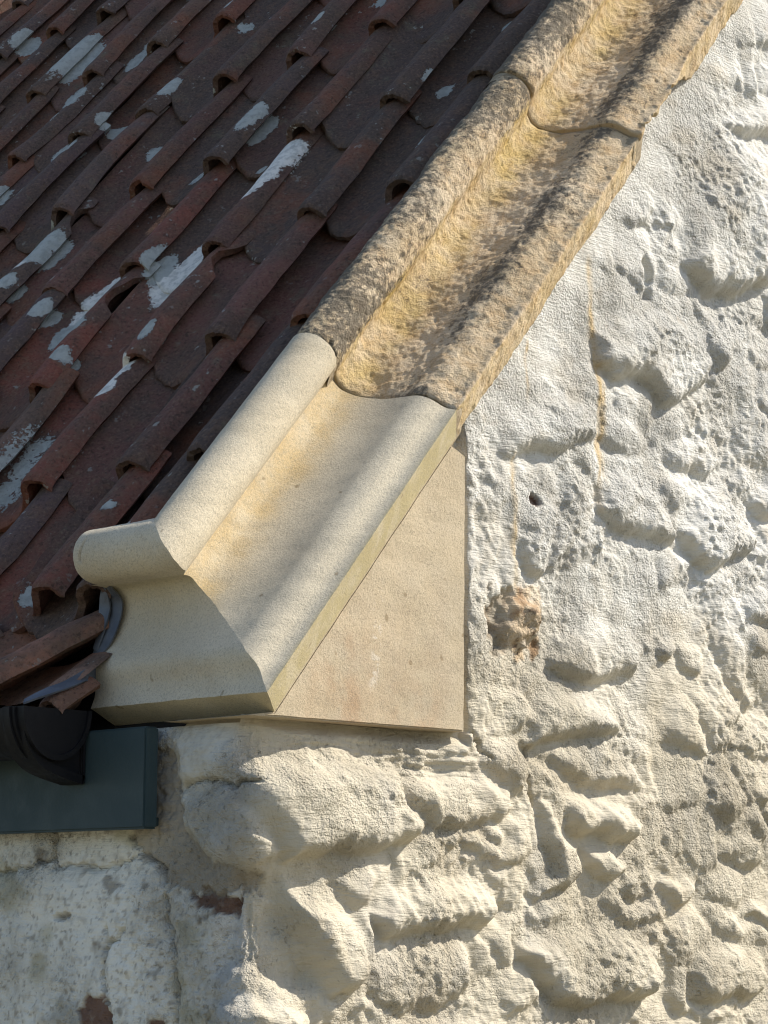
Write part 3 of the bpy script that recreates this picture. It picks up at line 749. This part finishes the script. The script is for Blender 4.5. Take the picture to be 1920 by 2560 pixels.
def coping_stone(sa, sb, seed, label, dn=0., do=0., brk=False):
    st_ = .0029 if sa < 2 else .012
    m_ = int((sb-sa)/st_); S = np.linspace(sa+.0018, sb-.0018, m_)
    q = OPF; L = len(q)
    tang = np.gradient(q, axis=0); tang /= np.linalg.norm(tang, axis=1)[:, None]
    nrm = np.stack([tang[:, 1]*-1, tang[:, 0]], 1)     # outward in (o, n)
    if nrm[L//2] @ np.array([1, 1]) < 0: nrm = -nrm
    arc_ = np.arange(L)*.0027
    AA, SS = np.meshgrid(arc_, S, indexing='ij')
    big = fbm(AA*7, SS*5, 3, seed)*.0045
    mid = fbm(AA*26, SS*24, 4, seed+5)*.0026
    fin = fbm(AA*95, SS*95, 3, seed+9)*.0014
    pit = -np.clip(fbm(AA*42, SS*42, 3, seed+13)-.55, 0, 1)*.012
    hgt = big+mid+fin+pit
    ends = np.minimum(SS-sa, sb-SS)
    hgt = hgt-.0045*np.exp(-np.clip(ends+.004*fbm(AA*30, SS*0, 3, seed+3), 0, 1)/.0035)
    o = q[:, 0][:, None]+nrm[:, 0][:, None]*hgt+do; n_ = q[:, 1][:, None]+nrm[:, 1][:, None]*hgt+dn
    # worn and broken front arris
    chip = np.clip(fbm(SS*9, SS*0+2.5, 4, seed+21), 0, 1)*.014
    o = np.minimum(o, .001+do-chip)
    if brk:
        b_ = sstep(1.62, 1.50, SS)*(.8+.5*fbm(SS*20, SS*0, 3, 5))
        n_ = np.maximum(n_, -.045+.052*b_+.010*fbm(SS*26, AA*20, 3, 8))
        b2 = sstep(1.95, 1.75, SS)*sstep(1.5, 1.6, SS)
        o = o-.012*b2*sstep(-.08, 0, o)
    s = SS+.006*fbm(AA*9, SS*0+seed, 3, seed+2)*np.exp(-ends/.05)
    V_ = rake_pt(o.ravel(), n_.ravel(), s.ravel())
    me = mesh_np('coping_stone', V_, grid_faces(L, m_, 0, True))
    up_ = nrm[:, 1][:, None]*np.ones_like(SS)
    # black lichen likes the roll's crown and the ovolo; yellow lichen the hollow
    oo = q[:, 0][:, None]
    li = 1.05*np.exp(-((oo+.215)/.038)**2)*(up_ > -.1)*(q[:, 1][:, None] > .12)+.72*np.exp(-((oo+.066)/.036)**2)+.5*np.exp(-((oo+.155)/.02)**2)*(q[:, 1][:, None] > .12)
    li = li+.55*fbm(AA*8, SS*5, 3, seed+31)
    ye = np.exp(-((oo+.172)/.024)**2)*(q[:, 1][:, None] < .13)+.4*(oo > -.05)*(up_ < .1)*(q[:, 1][:, None] < 0)
    ye = ye*(.42+.6*fbm(SS*7, AA*5, 3, seed+41))
    point_attr(me, 'lich', np.clip(li, 0, 1.2).ravel()); point_attr(me, 'yel', np.clip(ye, 0, 1).ravel())
    # close the two ends
    bm = bmesh.new(); bm.from_mesh(me); bm.verts.ensure_lookup_table()
    for kx in (0, m_-1):
        lp = [bm.verts[i*m_+kx] for i in range(L)]
        try: bm.faces.new(lp)
        except ValueError: pass
    bm.to_mesh(me); bm.free()
    ob = obj('coping_stone', me, M_OLD)
    tag(ob, label, 'coping stone', 'weathered coping stones up the rake')
    return ob
coping_stone(S1+.001, S2, 11, 'weathered sandstone coping stone with black and yellow lichen, next above the new kneeler', -.003, -.002)
coping_stone(S2, S3, 57, 'weathered sandstone coping stone at the top edge with a broken front edge', .001, .001, True)
coping_stone(S3, S4, 93, 'weathered sandstone coping stone highest up the rake', .006, .0)
# mortar bed between stones and wall
mb = []
bmq = mesh_np('mortar_joint', np.vstack([rake_pt(OPF[:, 0]*1.0-.006, OPF[:, 1]-.007, np.full(len(OPF), s_)) for s_ in (S1-.02, S1+.02)]), grid_faces(2, len(OPF)))
mo = obj('mortar_joint', bmq, M_MORTAR); tag(mo, 'pale mortar in the joint between the kneeler and the first weathered coping stone', 'mortar')
bmq = mesh_np('mortar_joint', np.vstack([rake_pt(OPF[:, 0]*1.0-.006, OPF[:, 1]-.004, np.full(len(OPF), s_)) for s_ in (S2-.02, S2+.02)]), grid_faces(2, len(OPF)))
mo = obj('mortar_joint', bmq, M_MORTAR); tag(mo, 'mortar in the joint between the two weathered coping stones in view', 'mortar')

# ------------------------------------------------------------------ pantiled roof
TR = R(51.5)
RS = np.array([math.cos(TR), 0, math.sin(TR)]); RN = np.array([-math.sin(TR), 0, math.cos(TR)])
P0 = EP+.08*NN
_r = random.Random(77)
for _ in range(150):      # scattered smaller lichen crusts
    z_ = _r.uniform(.012, .034)
    LICHEN.append([_r.uniform(.15, 3.2), _r.uniform(.3, 3.0), z_*_r.uniform(1.2, 2.6), z_, _r.choice((1, 1, 1.6))])
roof = empty('pantile_roof', (0, 0, 0))
tag(roof, 'old red brown clay pantile roof spotted with white and grey lichen', 'roof')
ROWS = [.135, .413, .75, 1.087, 1.44, 1.81, 2.19, 2.58, 2.98, 3.38]
COVER = .241
rng = random.Random(4)
CW, TK = .277, .0145
# section of a pantile: pan then roll, t from far edge (left in view) to near edge
def section(t):
    xs = [0, .012, .03, .055, .08, .11, .14, .164, .182, .193, .1985, .2030, .2105, .2210, .232, .2430, .2525, .2595, .264, .2670, .269]
    hs = [.006, -.005, -.018, -.030, -.035, -.0345, -.030, -.022, -.009, .004, .014, .022, .0300, .0345, .0360, .0350, .0300, .0235, .0165, .0100, .006]
    return np.interp(t, xs, hs)
TT = np.concatenate([np.linspace(0, .185, 24), np.linspace(.190, .269, 32)])
TILE_COLS = [(.165, .080, .064), (.150, .086, .070), (.130, .084, .070), (.195, .084, .060), (.125, .088, .078), (.165, .100, .074), (.120, .080, .076)]

def make_tile(L, col, seed, bites=(), skewtail=0.):
    """local frame: a up the slope from the tail, t across (left to right), h out"""
    na = 26
    A = np.concatenate([np.linspace(0, .05, 9), np.linspace(.06, L, na-9)])
    nt = len(TT)
    AA, T2 = np.meshgrid(A, TT, indexing='ij')
    r_ = random.Random(seed)
    # broken edge bites on the near side of the roll
    tmax = np.full(len(A), TT[-1])
    for c_, w_, d_ in bites:
        tmax -= d_*np.clip(1-((A-c_)/w_)**2, 0, 1)
    tk = TT[34]
    Tm = np.where(T2 > tk, tk+(T2-tk)*((tmax[:, None]-tk)/(TT[-1]-tk)), T2)
    Hh = section(Tm)
    Hh = np.where(Hh > 0, Hh*(1-.36*AA/L*sstep(.15, .20, Tm)), Hh*(1-.12*AA/L))
    # plan of the tail: rounded far corner, slightly wavy, roll nose drawn back
    ro = .072*np.clip(1-Tm/.092, 0, 1)**2+.018*sstep(.13, .205, Tm)+.004*np.sin(Tm*40+r_.uniform(0, 6))*r_.uniform(.3, 1.1)
    ro = ro+.006*fbm(Tm*60, Tm*0+seed, 3, seed)
    Aw = AA+ro*np.clip(1-AA/.16, 0, 1)+skewtail*(Tm-.13)
    warp = fbm(AA*6, Tm*6+seed, 2, seed+1)*.0035+fbm(AA*25, Tm*25+seed, 2, seed+2)*.0012
    bow = r_.uniform(-.009, .009)*np.sin(np.pi*AA/L)
    H_ = Hh+warp+bow
    dT = np.gradient(H_, axis=1)/np.gradient(Tm, axis=1)
    ln = np.sqrt(1+dT**2)
    # round the tail's upper lip
    lip = -.005*np.exp(-AA/.0035)
    top = np.stack([Aw, Tm-dT/ln*lip*0, H_+lip], 2).reshape(-1, 3)
    bot = np.stack([Aw+.003*np.exp(-AA/.004), Tm+dT/ln*TK, H_-TK/ln], 2).reshape(-1, 3)
    n1 = len(A)*nt
    Vt = np.vstack([top, bot])
    Fq = [grid_faces(len(A), nt, 0, False), grid_faces(len(A), nt, n1, True)]
    j = np.arange(nt-1); i = np.arange(len(A)-1)
    Fq.append(np.stack([j, j+1, n1+j+1, n1+j], 1))                                   # tail
    e = i*nt; Fq.append(np.stack([e+nt, e, n1+e, n1+e+nt], 1))                       # far edge
    e = i*nt+nt-1; Fq.append(np.stack([e, e+nt, n1+e+nt, n1+e], 1))                  # near edge
    return Vt, np.vstack(Fq)

def place_tile(tail, adir, tdir, ndir, L, col, seed, bites=(), label=None, skew=0., lichen=True, hs=1., ts=1.):
    Vl, Fq = make_tile(L, col, seed, bites, skew)
    W = np.array(tail)[None]+Vl[:, :1]*np.array(adir)[None]+(Vl[:, 1:2]-.232)*ts*np.array(tdir)[None]+(Vl[:, 2:3]-.0360)*hs*np.array(ndir)[None]
    org = np.array(tail)
    me = mesh_np('tile', W-org[None], Fq)
    li = np.zeros(len(W)); lt = np.full(len(W), 1.0)
    if lichen:
        rel = W-P0[None]; s = rel@RS; y = W[:, 1]
        for bs, by_, bl, bw, bt in LICHEN:
            d = ((s-bs)/(bl*.80))**2+((y-by_)/(bw*.75))**2
            v = np.clip(1.25-d, 0, 1)*(.62 if bt < 1 else 1.)
            lt = np.where(v > li, max(bt, 1), lt); li = np.maximum(li, v)
    point_attr(me, 'lich', li); point_attr(me, 'ltype', lt)
    point_attr(me, 'Col', np.repeat(np.array([col]), len(W), 0))
    o = obj('tile', me, M_TILE, roof); o.location = tuple(org)
    try:
        me.set_sharp_from_angle(angle=R(50))
    except Exception: pass
    if label: o['label'] = label
    return o

eps = R(2.6)
for r_i in range(len(ROWS)-1):
    sa, sb = ROWS[r_i], ROWS[r_i+1]
    for cj in range(-1, 13):
        y = .487+COVER*cj+.004*r_i+rng.uniform(-.010, .010)
        jit = rng.uniform(-.014, .014)
        ti = eps+R(rng.uniform(-.7, .7))
        col = rng.choice(TILE_COLS); f_ = rng.uniform(.8, 1.2)
        col = tuple(c*f_ for c in col)
        seed = r_i*40+cj+7
        yaw = R(rng.uniform(-2.0, 2.0))
        if cj == -1:
            y = .262+.004*r_i
            if r_i == 0: y = .352
            elif r_i == 1: y = .318
            elif r_i == 2: y = .290
        if r_i == 0 and cj > 5: continue
        if y > 3.2: continue
        L = sb-sa+.075
        ad = RS*math.cos(ti)-RN*math.sin(ti); nd = RN*math.cos(ti)+RS*math.sin(ti)
        td = np.array([0, -1., 0])
        ad2 = ad*math.cos(yaw)+td*math.sin(yaw); td2 = td*math.cos(yaw)-ad*math.sin(yaw)
        lift = (sb-sa)*math.tan(eps)+rng.uniform(-.003, .007)+.021
        tail = P0+RS*(sa+jit)+RN*lift; tail[1] = y
        bites = ()
        if (r_i, cj) == (2, 1): bites = ((.31, .04, .030),)
        if (r_i, cj) == (3, 4): bites = ((.36, .04, .02),)
        if (r_i, cj) == (2, 2): bites = ((.28, .035, .036), (.325, .04, .018))
        if (r_i, cj) in ((1, 1), (2, 2), (3, 2), (0, 0)): col = (.235, .085, .060)
        if cj <= 0 and r_i >= 3: col = (.110, .078, .066)
        place_tile(tail, ad2, td2, nd, L, col, seed, bites)

# the lowest course swings out over the gutter at a flatter pitch
def swung(head, tailp, col, seed, L, lower=0., label=None, dn=0., xt=.02, hs=1., ts=1.):
    h = np.array(head); t = np.array(tailp)
    ad = (h-t)/np.linalg.norm(h-t)
    nd = np.cross(ad, np.array([0, 1., 0])); nd /= np.linalg.norm(nd)
    if nd[2] < 0: nd = -nd
    td = np.cross(nd, ad); td /= np.linalg.norm(td)
    if td[1] > 0: td = -td
    tail = h-ad*L+nd*dn
    return place_tile(tail, ad, td, nd, L+xt, col, seed, (), label, 0., True, hs, ts)
swung((.016, .350, .181), (-.105, .420, .099), (.42, .19, .12), 901, .30, label='brighter terracotta pantile in the lowest course')
swung((-.007, .322, .1035), (-.092, .322, .043), (.34, .20, .14), 902, .105, hs=.22, ts=.80, xt=0)
swung((-.050, .306, .072), (-.128, .306, .018), (.22, .12, .085), 977, .095, hs=.80, ts=.62, xt=0)
for kx in range(1, 6):
    c_ = rng.choice(TILE_COLS)
    swung((.016, .40+COVER*kx, .181), (-.105, .46+COVER*kx, .099), c_, 902+kx, .26)
# unseen sheet added under the tiles to block light and view
dk = []
a0, a1 = -.02, 3.6
c4 = [P0+RS*a0-RN*.13, P0+RS*a1-RN*.13]
dv = [(c4[0][0], .16, c4[0][2]), (c4[0][0], 4.2, c4[0][2]), (c4[1][0], 4.2, c4[1][2]), (c4[1][0], .16, c4[1][2])]
obj('blocking_underlay', mesh_np('blocking_underlay', dv, [[0, 1, 2, 3]], False), M_DECK, roof)
dv = [(.0, .16, .20), (.0, 4.2, .20), (-.05, 4.2, -.01), (-.05, .16, -.01)]
dv = [(c4[0][0]+.03, .335, c4[0][2]+.0), (c4[0][0]+.03, 4.2, c4[0][2]+.0), (-.046, 4.2, -.02), (-.046, .335, -.02)]
obj('eaves_board', mesh_np('eaves_board', dv, [[0, 1, 2, 3]], False), M_DECK, roof)

# ------------------------------------------------------------------ fascia board
def box_bm(x0, x1, y0, y1, z0, z1, bev=.003, seg=2):
    bm = bmesh.new(); bmesh.ops.create_cube(bm, size=1)
    for v in bm.verts: v.co = ((x0+x1)/2+v.co.x*(x1-x0), (y0+y1)/2+v.co.y*(y1-y0), (z0+z1)/2+v.co.z*(z1-z0))
    if bev: bmesh.ops.bevel(bm, geom=list(bm.edges), offset=bev, segments=seg, affect='EDGES')
    return bm
def from_bm(bm, name, mat, parent=None, smooth=False):
    me = bpy.data.meshes.new(name); bm.to_mesh(me); bm.free()
    if smooth:
        for p_ in me.polygons: p_.use_smooth = True
    return obj(name, me, mat, parent)
fa_root = empty('fascia_board', (-.033, .162, -.155))
tag(fa_root, 'dark teal painted fascia board behind the gutter, ending under the kneeler', 'fascia')
def rebase(o, root):
    o.parent = root; o.location = -root.location
    return o
rebase(from_bm(box_bm(-.046, -.0205, .162, 4.1, -.155, -.014, .0028), 'board', M_FASCIA), fa_root)
rebase(from_bm(box_bm(-.0203, .02, .19, 4.1, -.150, -.138, .001), 'soffit', M_FASCIA), fa_root)

# ------------------------------------------------------------------ gutter with stop end and bracket
gut = empty('gutter', (-.092, .30, -.06))
tag(gut, 'black half round plastic gutter with stop end fixed to the teal fascia', 'gutter')
GX, GZ = -.1040, .014
DG = -.046
def trough(name, r0, r1, y0, y1, a0=180, a1=360, ns=28, depth=1.2):
    Vv = []
    for rr in (r1, r0):
        for y in (y0, y1):
            for a in np.linspace(R(a0), R(a1), ns):
                Vv.append((GX+rr*math.cos(a), y+((-.014 if y < .32 else DG) if y < 1 else 0), GZ+rr*depth*math.sin(a)))
    Fq = []
    def id_(b, y, k): return (b*2+y)*ns+k
    for k in range(ns-1):
        Fq += [[id_(0, 0, k), id_(0, 0, k+1), id_(0, 1, k+1), id_(0, 1, k)], [id_(1, 0, k+1), id_(1, 0, k), id_(1, 1, k), id_(1, 1, k+1)],
               [id_(1, 0, k), id_(1, 0, k+1), id_(0, 0, k+1), id_(0, 0, k)], [id_(0, 1, k), id_(0, 1, k+1), id_(1, 1, k+1), id_(1, 1, k)]]
    Fq += [[id_(0, 0, 0), id_(0, 1, 0), id_(1, 1, 0), id_(1, 0, 0)], [id_(0, 0, ns-1), id_(1, 0, ns-1), id_(1, 1, ns-1), id_(0, 1, ns-1)]]
    me = mesh_np(name, Vv, Fq)
    me.set_sharp_from_angle(angle=R(40))
    return rebase(obj(name, me, M_GUTTER), gut)
trough('channel', .0540, .0570, .31, 4.1)
trough('stop_end', .001, .0570, .300, .3095)
trough('stop_end_rim', .0545, .0610, .296, .318)
trough('bracket', .0575, .0650, .345, .372)
trough('bracket_ridge', .0653, .0685, .352, .365)
trough('bracket', .0480, .0555, 1.15, 1.177)
bm = box_bm(-.0540, -.0464, .335+DG, .382+DG, -.090, .0, .002)
rebase(from_bm(bm, 'bracket_plate', M_GUTTER), gut)
bm = box_bm(-.0540, -.0464, 1.14, 1.187, -.090, .0, .002)
rebase(from_bm(bm, 'bracket_plate', M_GUTTER), gut)
# arm of the bracket sweeping down to the foot of its plate
def sweep_arm(y0, y1):
    pts = catmull([(-.160, .0), (-.158, -.02), (-.148, -.045), (-.125, -.068), (-.095, -.080), (-.052, -.090)], 6)
    Vv = []
    for y in (y0, y1):
        for x, z in pts: Vv.append((x, y, z))
        for x, z in pts: Vv.append((x+.004, y, z+.012))
    n_ = len(pts); Fq = []
    for k in range(n_-1):
        Fq += [[k, k+1, 2*n_+k+1, 2*n_+k], [n_+k+1, n_+k, 3*n_+k, 3*n_+k+1], [k+1, k, n_+k, n_+k+1], [2*n_+k, 2*n_+k+1, 3*n_+k+1, 3*n_+k]]
    me = mesh_np('bracket_arm', Vv, Fq); me.set_sharp_from_angle(angle=R(40))
    return rebase(obj('bracket_arm', me, M_GUTTER), gut)
sweep_arm(.335+DG, .382+DG)
wp = catmull([(-.156, .0), (-.154, -.02), (-.144, -.043), (-.121, -.066), (-.091, -.078), (-.0545, -.088)], 4)
wm = bpy.data.meshes.new('bracket_web')
wm.from_pydata([(x, .340+DG, z) for x, z in wp]+[(-.0545, .340+DG, -.02), (-.10, .340+DG, -.035)], [], [list(range(len(wp)+2))])
rebase(obj('bracket_web', wm, M_GUTTER), gut)

# ------------------------------------------------------------------ lead flashing dressed against the end of the return
lead = empty('lead_flashing', (0, .33, .05))
tag(lead, 'curved grey lead flashing dressed between the kneeler return and the lowest tiles', 'flashing')
def ribbon(name, left, right, thick=.0028, k=6, m_=7, wav=.0012, seed=0):
    Lc = catmull(left, k); Rc = catmull(right, k)
    n_ = min(len(Lc), len(Rc)); V0 = []
    for i in range(n_):
        for j in range(m_):
            t = j/(m_-1); V0.append(Lc[i]*(1-t)+Rc[i]*t)
    V0 = np.array(V0).reshape(n_, m_, 3)
    d1 = np.gradient(V0, axis=0); d2 = np.gradient(V0, axis=1)
    nn = np.cross(d1, d2); nn /= np.linalg.norm(nn, axis=2)[..., None]+1e-9
    vw = np.array([-.72, -.67, -.17])
    if (nn.reshape(-1, 3)@vw).mean() < 0: nn = -nn; fl = True
    else: fl = False
    w = fbm(V0[..., 2]*60+seed, V0[..., 1]*60, 2, seed)*wav
    A = V0+nn*w[..., None]; Bk = A-nn*thick
    n1 = n_*m_
    Fq = [grid_faces(n_, m_, 0, fl), grid_faces(n_, m_, n1, not fl)]
    ii = np.arange(n_-1)*m_
    for e in (ii, ii+m_-1): Fq.append(np.stack([e, e+m_, n1+e+m_, n1+e], 1))
    jj = np.arange(m_-1)
    for e in (jj, jj+(n_-1)*m_): Fq.append(np.stack([e, e+1, n1+e+1, n1+e], 1))
    me = mesh_np(name, np.vstack([A.reshape(-1, 3), Bk.reshape(-1, 3)]), np.vstack(Fq))
    me.set_sharp_from_angle(angle=R(45))
    return rebase(obj(name, me, M_LEAD), lead)
ribbon('upstand', [(.014, .335, .2075), (.0193, .345, .1803), (.0173, .345, .1473), (.0058, .345, .0989), (-.0078, .340, .0651)],
       [(.000, .3050, .2030), (.0224, .2990, .1765), (.0100, .3050, .1229), (-.0061, .3200, .0933), (-.0132, .3235, .0640)], seed=3)
ribbon('lapped_strip', [(.012, .336, .2060), (.0165, .344, .1800), (.0145, .344, .1480), (.0060, .343, .1120)],
       [(.005, .322, .2030), (.0165, .320, .1760), (.0105, .322, .1440), (.0020, .332, .1080)], seed=9)
ribbon('tongue', [(-.0100, .315, .0800), (-.0368, .305, .0764), (-.0737, .305, .0580), (-.1069, .308, .0450), (-.1397, .315, .0262)],
       [(-.0140, .312, .0600), (-.0486, .290, .0571), (-.0781, .290, .0458), (-.1156, .292, .0331), (-.1526, .300, .0199)], seed=14)
